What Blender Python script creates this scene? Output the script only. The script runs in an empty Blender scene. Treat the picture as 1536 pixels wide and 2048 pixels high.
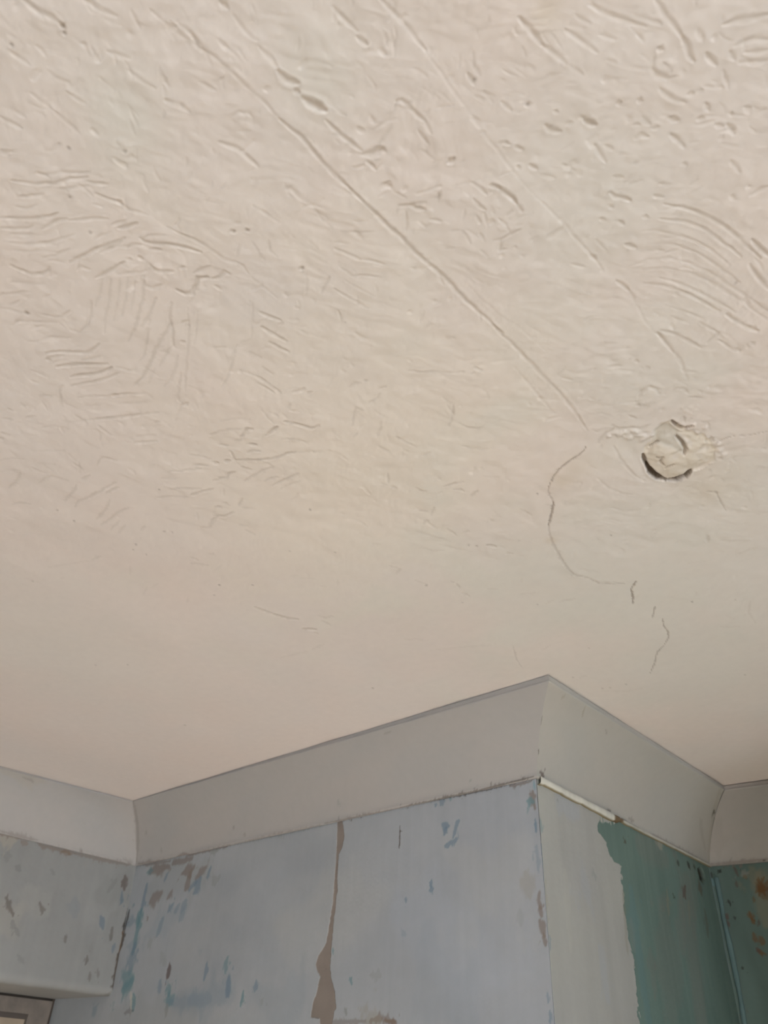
import bpy, math
import numpy as np

# ------------------------------------------------------------------ camera
ZC = 2.40                      # ceiling height (m)
HC = 0.62                      # ceiling above the phone
YAW, PITCH, ROLL, FPX = -0.7779, 0.657, 0.0609, 1521.5
CAM = np.array([1.255 * HC, -1.9929 * HC, ZC - HC])
_d = np.array([math.sin(YAW) * math.cos(PITCH), math.cos(YAW) * math.cos(PITCH), math.sin(PITCH)])
_r = np.array([math.cos(YAW), -math.sin(YAW), 0.0])
_u = np.cross(_r, _d)
CR = math.cos(ROLL) * _r + math.sin(ROLL) * _u
CU = -math.sin(ROLL) * _r + math.cos(ROLL) * _u

scn = bpy.context.scene
cd = bpy.data.cameras.new('camera')
cam = bpy.data.objects.new('camera', cd)
scn.collection.objects.link(cam)
import mathutils
cam.matrix_world = mathutils.Matrix(((CR[0], CU[0], -_d[0], CAM[0]), (CR[1], CU[1], -_d[1], CAM[1]),
                                     (CR[2], CU[2], -_d[2], CAM[2]), (0, 0, 0, 1)))
cd.sensor_fit = 'HORIZONTAL'
cd.sensor_width = 36.0
cd.lens = 36.0 * FPX / 1536.0
cd.clip_start = 0.02
cd.dof.use_dof = True
cd.dof.focus_distance = 1.15
cd.dof.aperture_fstop = 8.0
scn.camera = cam

# ------------------------------------------------------------------ light and exposure
EXPOSURE = -0.33
SUN_W, SKY_W, WORLD_W = 57.0, 90.0, 0.2
WIN_Y0, WIN_Y1, WIN_Z0, WIN_Z1, BACK_Y, X_E = -3.05, -1.60, 0.90, 2.15, -3.60, 3.20
wd = bpy.data.worlds.new('daylight')
scn.world = wd
wd.use_nodes = True
bg = wd.node_tree.nodes['Background']
bg.inputs[0].default_value = (0.72, 0.86, 1.0, 1)
bg.inputs[1].default_value = WORLD_W
sl = bpy.data.lights.new('sun', 'SUN')
sl.energy = SUN_W
sl.angle = math.radians(1.0)
sl.color = (1.0, 0.96, 0.905)
so = bpy.data.objects.new('sun', sl)
scn.collection.objects.link(so)
so.rotation_euler = mathutils.Vector((-0.80, 0.415, -0.455)).to_track_quat('-Z', 'Y').to_euler()
al = bpy.data.lights.new('window_daylight', 'AREA')
al.shape = 'RECTANGLE'
al.size, al.size_y = WIN_Y1 - WIN_Y0 - 0.1, WIN_Z1 - WIN_Z0 - 0.1
al.energy = SKY_W
al.color = (0.86, 0.93, 1.0)
ao = bpy.data.objects.new('window_daylight', al)
scn.collection.objects.link(ao)
ao.location = (X_E + 0.03, (WIN_Y0 + WIN_Y1) / 2, (WIN_Z0 + WIN_Z1) / 2)
ao.rotation_euler = (math.radians(90), 0, math.radians(90))
vs = scn.view_settings
vs.view_transform = 'Standard'
vs.look = 'None'
vs.gamma = 1.0
vs.use_curve_mapping = False
vs.exposure = EXPOSURE


# ------------------------------------------------------------------ helpers
def ray(x, y):
    return _d + CR * (x - 768) / FPX - CU * (y - 1024) / FPX


def hit(x, y, n, o):
    v = ray(x, y)
    n = np.asarray(n, float)
    return CAM + v * (((np.asarray(o, float) - CAM) @ n) / (v @ n))


def smooth(e0, e1, x):
    t = np.clip((x - e0) / (e1 - e0), 0, 1)
    return t * t * (3 - 2 * t)


def vnoise(x, y, seed=0):
    """smooth lattice noise in -1..1"""
    xi = np.floor(x).astype(np.int64)
    yi = np.floor(y).astype(np.int64)
    fx, fy = x - xi, y - yi
    fx = fx * fx * fx * (fx * (fx * 6 - 15) + 10)
    fy = fy * fy * fy * (fy * (fy * 6 - 15) + 10)

    def hsh(a, b):
        h = (a * 374761393 + b * 668265263 + seed * 974634777) & 0xFFFFFFFF
        h = ((h ^ (h >> 13)) * 1274126177) & 0xFFFFFFFF
        h = (h ^ (h >> 16)) & 0xFFFF
        return h / 32767.5 - 1.0
    a, b = hsh(xi, yi), hsh(xi + 1, yi)
    c, e = hsh(xi, yi + 1), hsh(xi + 1, yi + 1)
    return (a * (1 - fx) + b * fx) * (1 - fy) + (c * (1 - fx) + e * fx) * fy


def fbm(x, y, oct=3, seed=0):
    s, a = 0, 1.0
    for k in range(oct):
        s = s + a * vnoise(x * 2 ** k, y * 2 ** k, seed + 17 * k)
        a *= 0.5
    return s


def srgb(r, g, b):
    c = np.array([r, g, b], float) / 255.0
    return np.where(c <= 0.04045, c / 12.92, ((c + 0.055) / 1.055) ** 2.4)


MATS = {}


def paint_material(name, rough=0.75, bump=0.25, scale=900.0, spec=0.25, streak=None):
    """paint whose pigment comes from the surface's own stains (colour attribute), with fine procedural grain"""
    m = bpy.data.materials.new(name)
    m.use_nodes = True
    nt = m.node_tree
    b = nt.nodes['Principled BSDF']
    at = nt.nodes.new('ShaderNodeAttribute')
    at.attribute_name = 'pigment'
    tc = nt.nodes.new('ShaderNodeTexCoord')
    n1 = nt.nodes.new('ShaderNodeTexNoise')
    n1.inputs['Scale'].default_value = scale
    n1.inputs['Detail'].default_value = 3
    n2 = nt.nodes.new('ShaderNodeTexNoise')
    n2.inputs['Scale'].default_value = 60
    n2.inputs['Detail'].default_value = 4
    for n in (n1, n2):
        nt.links.new(tc.outputs['Object'], n.inputs['Vector'])
    mr = nt.nodes.new('ShaderNodeMapRange')
    mr.inputs[3].default_value = 0.965
    mr.inputs[4].default_value = 1.035
    nt.links.new(n2.outputs[0], mr.inputs[0])
    mx = nt.nodes.new('ShaderNodeMix')
    mx.data_type = 'RGBA'
    mx.blend_type = 'MULTIPLY'
    mx.inputs[0].default_value = 1.0
    nt.links.new(at.outputs['Color'], mx.inputs[6])
    nt.links.new(mr.outputs[0], mx.inputs[7])
    nt.links.new(mx.outputs[2], b.inputs['Base Color'])
    bp = nt.nodes.new('ShaderNodeBump')
    bp.inputs['Strength'].default_value = bump
    bp.inputs['Distance'].default_value = 0.0008
    nt.links.new(n1.outputs[0], bp.inputs['Height'])
    nt.links.new(bp.outputs[0], b.inputs['Normal'])
    b.inputs['Roughness'].default_value = rough
    b.inputs['Specular IOR Level'].default_value = spec
    MATS[name] = m
    return m


def plain_material(name, col, rough=0.7, col2=None, scale=8.0):
    m = bpy.data.materials.new(name)
    m.use_nodes = True
    nt = m.node_tree
    b = nt.nodes['Principled BSDF']
    n = nt.nodes.new('ShaderNodeTexNoise')
    n.inputs['Scale'].default_value = scale
    n.inputs['Detail'].default_value = 5
    tc = nt.nodes.new('ShaderNodeTexCoord')
    nt.links.new(tc.outputs['Object'], n.inputs['Vector'])
    rp = nt.nodes.new('ShaderNodeValToRGB')
    c2 = col2 if col2 is not None else [min(1, v * 1.12) for v in col]
    rp.color_ramp.elements[0].color = (*[float(v) for v in col], 1)
    rp.color_ramp.elements[1].color = (*[float(v) for v in c2], 1)
    rp.color_ramp.elements[0].position = 0.3
    rp.color_ramp.elements[1].position = 0.7
    nt.links.new(n.outputs[0], rp.inputs[0])
    nt.links.new(rp.outputs[0], b.inputs['Base Color'])
    b.inputs['Roughness'].default_value = rough
    b.inputs['Specular IOR Level'].default_value = 0.3
    MATS[name] = m
    return m


def link(name, me, parent=None, label=None, cat=None, kind=None):
    o = bpy.data.objects.new(name, me)
    scn.collection.objects.link(o)
    if parent is not None:
        o.parent = parent
    if label:
        o['label'] = label
    if cat:
        o['category'] = cat
    if kind:
        o['kind'] = kind
    return o


def mesh_from(name, V, Fq, mat, col=None, smooth_sh=True):
    me = bpy.data.meshes.new(name)
    V = np.ascontiguousarray(V, np.float32)
    Fq = np.ascontiguousarray(Fq, np.int32)
    nv, nf = len(V), len(Fq)
    me.vertices.add(nv)
    me.vertices.foreach_set('co', V.ravel())
    me.loops.add(nf * 4)
    me.loops.foreach_set('vertex_index', Fq.ravel())
    me.polygons.add(nf)
    me.polygons.foreach_set('loop_start', np.arange(0, nf * 4, 4, dtype=np.int32))
    me.update(calc_edges=True)
    me.polygons.foreach_set('use_smooth', np.full(nf, smooth_sh, dtype=bool))
    if col is not None:
        a = me.color_attributes.new('pigment', 'FLOAT_COLOR', 'POINT')
        rgba = np.ones((nv, 4), np.float32)
        rgba[:, :3] = col
        a.data.foreach_set('color', rgba.ravel())
    me.materials.append(mat)
    me.validate()
    return me


def boxes(name, bl, mat, bevel=0.0):
    """several boxes (x0,x1,y0,y1,z0,z1) of one piece as one mesh"""
    V, Fc = [], []
    for (x0, x1, y0, y1, z0, z1) in bl:
        k = len(V)
        V += [(x0, y0, z0), (x1, y0, z0), (x1, y1, z0), (x0, y1, z0), (x0, y0, z1), (x1, y0, z1), (x1, y1, z1), (x0, y1, z1)]
        Fc += [(k, k + 3, k + 2, k + 1), (k + 4, k + 5, k + 6, k + 7), (k, k + 1, k + 5, k + 4), (k + 1, k + 2, k + 6, k + 5),
               (k + 2, k + 3, k + 7, k + 6), (k + 3, k, k + 4, k + 7)]
    return mesh_from(name, np.array(V, float), np.array(Fc), mat, smooth_sh=False)


class Patch:
    """a surface sampled as a grid: position P, outward normal N, surface coordinates A,B in metres, relief h, pigment col"""

    def __init__(s, P, N, A, B, base, rowvals=None, width=None):
        s.P, s.N, s.A, s.B = P, N, A, B
        s.h = np.zeros(A.shape)
        s.col = np.empty(A.shape + (3,))
        s.col[:] = base
        s.rows, s.width, s.ts = rowvals, width, None

    def win(s, lo, hi):
        if s.rows is not None and s.ts is not None:            # graded grid
            i0, i1 = np.searchsorted(s.rows, (lo[0], hi[0]))
            i0, i1 = max(i0 - 1, 0), min(i1 + 1, len(s.rows))
            if i1 <= i0:
                return None
            w0, w1 = s.width[i0], s.width[i1 - 1]
            tl = min(lo[1] / w0, lo[1] / w1)
            th = max(hi[1] / w0, hi[1] / w1)
            j0, j1 = np.searchsorted(s.ts, (tl, th))
            j0, j1 = max(j0 - 1, 0), min(j1 + 1, len(s.ts))
        else:
            a, b = s.A[:, 0], s.B[0, :]
            i0, i1 = np.searchsorted(a, (lo[0], hi[0]))
            j0, j1 = np.searchsorted(b, (lo[1], hi[1]))
            i0, i1, j0, j1 = max(i0 - 1, 0), min(i1 + 1, len(a)), max(j0 - 1, 0), min(j1 + 1, len(b))
        if i1 <= i0 or j1 <= j0:
            return None
        return slice(i0, i1), slice(j0, j1)

    def dist(s, pts, reach):
        """distance to a polyline and distance to its nearer end, in a window of the grid"""
        pts = np.asarray(pts, float)
        w = s.win(pts.min(0) - reach, pts.max(0) + reach)
        if w is None:
            return None
        a, b = s.A[w], s.B[w]
        if len(pts) == 1:
            dd = np.hypot(a - pts[0, 0], b - pts[0, 1])
            return w, dd, np.full(a.shape, 1e9), 1.0
        seg = np.hypot(*(pts[1:] - pts[:-1]).T)
        cum = np.concatenate([[0], np.cumsum(seg)])
        best = np.full(a.shape, 1e9)
        al = np.zeros(a.shape)
        for k in range(len(seg)):
            if seg[k] < 1e-9:
                continue
            ux, uy = (pts[k + 1] - pts[k]) / seg[k]
            t = np.clip((a - pts[k, 0]) * ux + (b - pts[k, 1]) * uy, 0, seg[k])
            dd = np.hypot(a - pts[k, 0] - t * ux, b - pts[k, 1] - t * uy)
            m = dd < best
            best = np.where(m, dd, best)
            al = np.where(m, cum[k] + t, al)
        return w, best, np.minimum(al, cum[-1] - al), cum[-1]

    def groove(s, pts, sig, depth, rim=0.3, wob=0.0, seed=1):
        r = s.dist(pts, sig * 5)
        if r is None:
            return
        w, dd, e, L = r
        if L < 1e8 and len(pts) > 1:
            sg = sig * (0.55 + 0.45 * np.minimum(1, e / (0.25 * L + 1e-9)))
        else:
            sg = sig
        q = dd / sg
        amp = 1.0
        if wob:
            amp = 1.0 + wob * vnoise(s.A[w] * 140, s.B[w] * 140, seed)
        s.h[w] += depth * amp * (-np.exp(-q * q) + rim * np.exp(-((q - 1.9) / 0.8) ** 2))

    def paint(s, pts, sig, rgb, a=1.0, soft=0.35, ragged=0.5, seed=3, sink=0.0, freq=None):
        r = s.dist(pts, sig * 3)
        if r is None:
            return
        w, dd, e, L = r
        sg = sig * (0.5 + 0.5 * np.minimum(1, e / (0.3 * L + 1e-9))) if len(pts) > 1 else sig
        q = dd / sg
        if ragged:
            fr = freq or 0.9 / sig
            q = q * (1 + ragged * (fbm(s.A[w] * fr * 1.6, s.B[w] * fr * 0.8, 3, seed) + 0.18 * vnoise(s.A[w] * 500, s.B[w] * 200, seed + 9)))
        m = a * (1 - smooth(1 - soft, 1 + soft, q))
        s.col[w] = s.col[w] * (1 - m[..., None]) + np.asarray(rgb) * m[..., None]
        if sink:
            s.h[w] -= sink * m

    def inside(s, poly):
        """signed distance to a polygon (negative inside), whole grid window"""
        poly = np.asarray(poly, float)
        w = s.win(poly.min(0) - 0.01, poly.max(0) + 0.01)
        a, b = s.A[w], s.B[w]
        ins = np.zeros(a.shape, bool)
        n = len(poly)
        best = np.full(a.shape, 1e9)
        for k in range(n):
            p, q = poly[k], poly[(k + 1) % n]
            c = ((p[1] > b) != (q[1] > b))
            with np.errstate(divide='ignore', invalid='ignore'):
                xx = (q[0] - p[0]) * (b - p[1]) / (q[1] - p[1] + 1e-15) + p[0]
            ins ^= c & (a < xx)
            l = np.hypot(*(q - p)) + 1e-12
            ux, uy = (q - p) / l
            t = np.clip((a - p[0]) * ux + (b - p[1]) * uy, 0, l)
            best = np.minimum(best, np.hypot(a - p[0] - t * ux, b - p[1] - t * uy))
        return w, np.where(ins, -best, best)

    def build(s, name, mat, regions=None, flip=False):
        """meshes: the whole grid, or one per region id (dict id -> (name, material))"""
        n, m = s.A.shape
        V = (s.P + s.N * s.h[..., None]).reshape(-1, 3)
        C = s.col.reshape(-1, 3)
        idx = np.arange(n * m).reshape(n, m)
        F = np.stack([idx[:-1, :-1], idx[1:, :-1], idx[1:, 1:], idx[:-1, 1:]], -1).reshape(-1, 4)
        if flip:
            F = F[:, ::-1]
        if regions is None:
            return mesh_from(name, V, F, mat, C)
        rid = regions[:-1, :-1].reshape(-1)
        out = {}
        for k in np.unique(rid[rid >= 0]):
            f = F[rid == k]
            used, inv = np.unique(f, return_inverse=True)
            out[int(k)] = mesh_from('%s_%d' % (name, k), V[used], inv.reshape(-1, 4), mat, C[used])
        return out


def strokes(text):
    """lines 'width depth x,y x,y ...' -> (width, depth, points)"""
    for ln in text.strip().splitlines():
        ln = ln.split('#')[0].split()
        if len(ln) < 3:
            continue
        yield float(ln[0]), float(ln[1]), [tuple(float(v) for v in p.split(',')) for p in ln[2:]]


# ------------------------------------------------------------------ plan of the room corner (read off the photograph)
ZB = ZC - 0.2069 * HC


def at_z(x, y, z):
    return hit(x, y, (0, 0, 1), (0, 0, z))


LB, OB, RB = at_z(272, 1729, ZB), at_z(1072, 1553, ZB), at_z(1417, 1730, ZB)       # wall line under the cove
AB, DB = at_z(0, 1663, ZB), at_z(1536, 1720, ZB)
LT, OT, RT = at_z(266, 1600, ZC), at_z(1097, 1346, ZC), at_z(1447, 1569, ZC)       # cove line on the ceiling
AT, DT = at_z(0, 1531, ZC), at_z(1536, 1557, ZC)
AB = LB + (AB - LB) * (2.3 / np.linalg.norm(AB - LB))
AT = LT + (AT - LT) * ((AB[1] - LT[1]) / (AT - LT)[1])
DB = RB + (DB - RB) * (0.64 / np.linalg.norm(DB - RB))
DT = RT + (DT - RT) * ((DB[0] - RT[0]) / (DT - RT)[0])
ZS = 1.955                                                                        # underside of the door lintel

# ------------------------------------------------------------------ pigments
CEIL = np.array([0.84, 0.754, 0.712])
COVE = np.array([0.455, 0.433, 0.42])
WALLB = np.array([0.415, 0.435, 0.46])
def W(r, g, b, k=0.66):
    """pigment of a mark on the walls from its colour as seen in that light"""
    return np.minimum(0.85, srgb(r, g, b) / k)


TEAL = srgb(104, 124, 117) * np.array([1.26, 1.24, 1.24])
BLUE = W(98, 116, 130)
BLUET = W(92, 120, 126)
BROWN = W(114, 105, 99)
DARK = W(72, 63, 56)
RUST = W(98, 72, 45)
PLASTER = W(121, 112, 106)
CREAM = srgb(196, 190, 174)

mat_ceiling = paint_material('ceiling_paint', 0.7, 0.10, 500, 0.2)
mat_cove = paint_material('cove_paint', 0.6, 0.06, 400, 0.25)
mat_wall = paint_material('old_wall_paint', 0.6, 0.08, 500, 0.3)

# ------------------------------------------------------------------ ceiling
def make_ceiling():
    ah = np.array([math.sin(YAW), math.cos(YAW)])
    bh = np.array([math.cos(YAW), -math.sin(YAW)])
    zc = lambda u: np.maximum(0.26, 0.792 * u + 0.379)
    rows = [0.105]
    while rows[-1] < 2.35:
        u = rows[-1]
        rows.append(u + 2.3 * float(zc(u)) ** 2 / (FPX * HC))
    st, back = 0.004, []
    u = rows[0]
    while u > -4.6:
        u -= st
        st *= 1.12
        back.append(u)
    rows = np.array(back[::-1] + rows)
    width = 0.505 * zc(rows)
    fine = np.arange(-1.14, 1.1401, 2.3 / 768)
    st, out = 0.004, []
    t = 1.14
    while t < 20:
        t += st
        st *= 1.13
        out.append(t)
    out = np.array(out)
    ts = np.concatenate([-out[::-1], fine, out])
    A = np.repeat(rows[:, None], len(ts), 1)
    B = ts[None, :] * width[:, None]
    X = CAM[0] + A * ah[0] + B * bh[0]
    Y = CAM[1] + A * ah[1] + B * bh[1]
    P = np.stack([X, Y, np.full(A.shape, ZC)], -1)
    N = np.zeros(P.shape)
    N[..., 2] = -1
    pt = Patch(P, N, A, B, CEIL, rows, width)
    pt.ts = ts

    def ab(p):
        w = at_z(p[0], p[1], ZC)[:2] - CAM[:2]
        return np.array([w @ ah, w @ bh])

    def loc(p):                                             # metres per photo pixel on the ceiling at this place
        return np.linalg.norm(at_z(p[0], p[1], ZC) - CAM) / FPX

    # hand-worked plaster: undulation, then brushed texture that is strong near the seam and dies out towards the cove
    near = 1 - smooth(0.75, 1.25, A)
    h = 0.0011 * fbm(X * 9, Y * 9, 2, 5) + 0.00046 * near * fbm(X * 48, Y * 48, 3, 9)
    ca, sa = math.cos(0.83), math.sin(0.83)
    q1, q2 = X * ca + Y * sa, -X * sa + Y * ca
    wx = 0.012 * fbm(X * 20, Y * 20, 2, 40)
    dirn = smooth(-0.3, 0.5, vnoise(X * 7, Y * 7, 71))
    h += 0.00012 * near * dirn * vnoise((q1 + wx) * 260, q2 * 40, 21)
    h += 0.00012 * near * (1 - dirn) * vnoise((q2 + wx) * 280, q1 * 45, 22)
    h += 0.00005 * (0.35 + 0.65 * near) * fbm(X * 330, Y * 330, 2, 31)
    h += 0.00013 * near * fbm(X * 115, Y * 115, 2, 33)
    pits = vnoise(X * 150, Y * 150, 55) * vnoise(X * 61, Y * 61, 56)
    h -= 0.0006 * near * smooth(0.42, 0.8, pits)
    pt.h += h
    # pigment: uneven tone, with lighter yellow patches in mid ceiling
    m1 = fbm(X * 5.5, Y * 5.5, 3, 61)
    m2 = fbm(X * 3.3 + 9, Y * 3.3, 2, 62)
    pt.col *= (1 + 0.018 * m1[..., None] * np.array([1.0, 0.1, -0.4]) + 0.012 * m2[..., None])

    def blot(x, y, rx, rgb, a):
        c = ab((x, y))
        rr = rx * loc((x, y))
        dd = np.hypot(A - c[0], B - c[1]) / rr * (1 + 0.35 * fbm(X * 14, Y * 14, 2, 65))
        m = (a * np.exp(-dd * dd))[..., None]
        pt.col = pt.col * (1 - m) + np.asarray(rgb) * m
    yel = np.array([0.885, 0.80, 0.715])
    blot(740, 930, 330, yel, 0.75)
    blot(640, 1080, 260, yel, 0.55)
    blot(900, 780, 200, yel, 0.35)
    gry = np.array([0.78, 0.76, 0.71])
    for x, y, r_, a in ((250, 230, 90, .6), (640, 160, 90, .5), (1170, 480, 160, .35), (1260, 760, 130, .45), (1300, 1130, 330, .5),
                        (1050, 1180, 200, .4), (1380, 1330, 300, .5), (1160, 330, 160, .3), (100, 1290, 260, .35)):
        blot(x, y, r_, gry, a)
    pink = np.array([0.85, 0.765, 0.725])
    for x, y, r_, a in ((150, 850, 300, .5), (950, 350, 200, .4), (1400, 560, 160, .45), (1180, 960, 90, .5)):
        blot(x, y, r_, pink, a)
    tan = np.array([0.72, 0.62, 0.51])
    for x, y, r_, a in ((1125, 960, 38, .55), (1150, 930, 34, .3), (1103, 1080, 16, .5), (1420, 985, 34, .35), (1090, 25, 26, .5), (1400, 940, 40, .3)):
        blot(x, y, r_, tan, a)

    # broad forms: the taped seam band stands a little proud between the two long diagonal lines
    def slab(poly, height, edge):
        w, sd = pt.inside([ab(p) for p in poly])
        pt.h[w] += height * (1 - smooth(-edge, edge, sd))

    slab([(180, -60), (300, 20), (440, 122), (565, 243), (703, 380), (830, 503), (968, 632), (1080, 745), (1175, 860), (1300, 850),
          (1375, 760), (1290, 640), (1190, 518), (1040, 360), (950, 240), (850, 100), (740, -30)], 0.0003, 0.004)

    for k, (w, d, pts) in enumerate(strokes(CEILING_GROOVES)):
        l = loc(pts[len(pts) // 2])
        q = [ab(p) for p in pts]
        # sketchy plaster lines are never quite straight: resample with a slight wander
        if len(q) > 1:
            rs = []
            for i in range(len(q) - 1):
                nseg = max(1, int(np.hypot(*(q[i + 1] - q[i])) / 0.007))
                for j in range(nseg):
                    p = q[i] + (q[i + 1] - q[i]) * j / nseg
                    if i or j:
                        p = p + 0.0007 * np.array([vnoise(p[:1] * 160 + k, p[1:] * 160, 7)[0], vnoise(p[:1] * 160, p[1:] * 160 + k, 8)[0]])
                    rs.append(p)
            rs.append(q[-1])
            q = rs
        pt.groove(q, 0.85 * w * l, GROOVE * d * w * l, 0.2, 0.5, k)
        # shade of the groove, painted in as darker pigment
        pt.paint(q, 0.95 * w * l, GROOVE_SHADE, min(0.75, 0.37 * d ** 1.3), 0.7, 0.5, k, freq=230)
    # countless lesser trowel marks between the big ones
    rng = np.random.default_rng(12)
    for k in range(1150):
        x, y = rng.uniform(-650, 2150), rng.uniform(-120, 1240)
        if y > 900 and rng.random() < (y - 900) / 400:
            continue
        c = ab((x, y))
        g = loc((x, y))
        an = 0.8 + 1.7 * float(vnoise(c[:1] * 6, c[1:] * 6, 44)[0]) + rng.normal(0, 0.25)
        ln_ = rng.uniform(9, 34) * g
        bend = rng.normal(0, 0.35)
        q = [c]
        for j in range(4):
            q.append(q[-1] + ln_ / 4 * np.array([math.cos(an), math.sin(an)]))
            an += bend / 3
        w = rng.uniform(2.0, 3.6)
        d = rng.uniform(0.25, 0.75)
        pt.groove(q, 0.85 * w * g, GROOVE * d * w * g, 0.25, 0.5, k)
        pt.paint(q, 0.9 * w * g, GROOVE_SHADE, 0.2 * d, 0.7, 0.5, k, freq=230)  # same painted groove shade, fainter
    # cracks: narrow, deep, dirty
    for k, (w, d, pts) in enumerate(strokes(CEILING_CRACKS)):
        l = loc(pts[len(pts) // 2])
        q = [ab(p) for p in pts]
        pt.groove(q, w * l * 0.9, 0.0016 * d, 0.1, 0.5, k)
        pt.paint(q, w * l * 1.1, srgb(112, 94, 80), 0.55 * d, 0.5, 0.5, k, freq=260)
    # fly specks and pin holes
    for k, (w, d, pts) in enumerate(strokes(CEILING_SPECKS)):
        for p in pts:
            l = loc(p)
            q = [ab(p)]
            pt.groove(q, w * l, 0.0006 * d, 0.2)
            pt.paint(q, w * l * 0.85, srgb(126, 114, 104), 0.6 * d, 0.6, 0.3, k)
    # little lumps of filler
    for k, (w, d, pts) in enumerate(strokes(CEILING_LUMPS)):
        for p in pts:
            l = loc(p)
            r = pt.dist([ab(p)], w * l * 3)
            if r:
                ww, dd, e, L = r
                qq = dd / (w * l) * (1 + 0.3 * vnoise(X[ww] * 500, Y[ww] * 500, 91 + k))
                pt.h[ww] += 0.36 * d * w * l * np.exp(-qq ** 4)
    # broken plaster: a bulging cream scab with a deep gap round its far edge
    hole = [(1284, 908), (1292, 890), (1308, 866), (1320, 848), (1340, 842), (1352, 856), (1378, 860), (1402, 866), (1422, 878), (1434, 900), (1430, 922),
            (1410, 936), (1386, 944), (1371, 955), (1348, 961), (1326, 961), (1306, 951), (1292, 934)]
    w, sd = pt.inside([ab(p) for p in hole])
    sdn = sd + 0.0022 * fbm(X[w] * 150, Y[w] * 150, 3, 77)
    ins = 1 - smooth(-0.002, 0.002, sdn)
    dome = smooth(0.0, 0.022, -sdn)
    nb = fbm(X[w] * 95, Y[w] * 95, 3, 78)
    pt.h[w] = pt.h[w] * (1 - 0.6 * ins) + ins * (-0.0018 + 0.0036 * dome + 0.0009 * nb)
    creamp = np.array([0.80, 0.715, 0.615])
    cm = (0.8 * ins * smooth(-0.9, 0.5, nb + 0.6))[..., None]
    pt.col[w] = pt.col[w] * (1 - cm) + creamp * cm
    reg = np.zeros(A.shape, int)
    reg[w][sdn < 0] = 1
    # smooth grey hollow where the old skim has dropped out
    w, sd = pt.inside([ab(p) for p in [(1304, 886), (1312, 858), (1330, 846), (1346, 850), (1362, 868), (1372, 888), (1366, 906), (1336, 893)]])
    m = 1 - smooth(-0.0035, 0.0015, sd + 0.001 * fbm(X[w] * 160, Y[w] * 160, 2, 79))
    pt.h[w] -= 0.0012 * m
    pt.col[w] = pt.col[w] * (1 - 0.8 * m[..., None]) + np.array([0.66, 0.61, 0.55]) * 0.8 * m[..., None]
    slot = strokes('''
    2.8 .8 1286,909 1289,922 1297,936
    4.2 1 1294,932 1304,946 1317,956 1332,961
    4.2 .9 1338,961 1355,959 1369,954 1381,942
    3.4 .8 1344,843 1355,853 1369,857 1385,852
    3 .6 1352,872 1364,884 1371,897 1368,907
    2.6 .5 1298,895 1308,889 1316,884
    2.2 .45 1312,914 1326,912 1319,922 1330,930
    2.2 .45 1330,936 1338,931 1348,927
    ''')
    for k, (ww, d, pts) in enumerate(slot):
        l = loc(pts[1])
        q = [ab(p) for p in pts]
        pt.groove(q, ww * l, 0.0115 * d * ww / 4.4, 0.08, 0.15, 90 + k)
        pt.paint(q, ww * l * (1.5 if ww > 3.41 or k == 0 else 0.9), srgb(92, 74, 56), 0.9 * d, 0.5, 0.2, 90 + k, freq=220)  # dark brown painted in to deepen the shade of the gaps
    reg[(X > X_E + 0.18) | (Y < BACK_Y - 0.13) | (X < -1.9) | (Y > 1.0)] = -1          # the ceiling ends over the outer walls
    meshes = pt.build('ceiling', mat_ceiling, reg)
    ce = link('ceiling', meshes[0], None, 'cream painted plaster ceiling with combed swirls, seams and cracks', 'ceiling', 'structure')
    link('exposed_plaster', meshes[1], ce, 'cream broken plaster scab in the ceiling')


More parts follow.
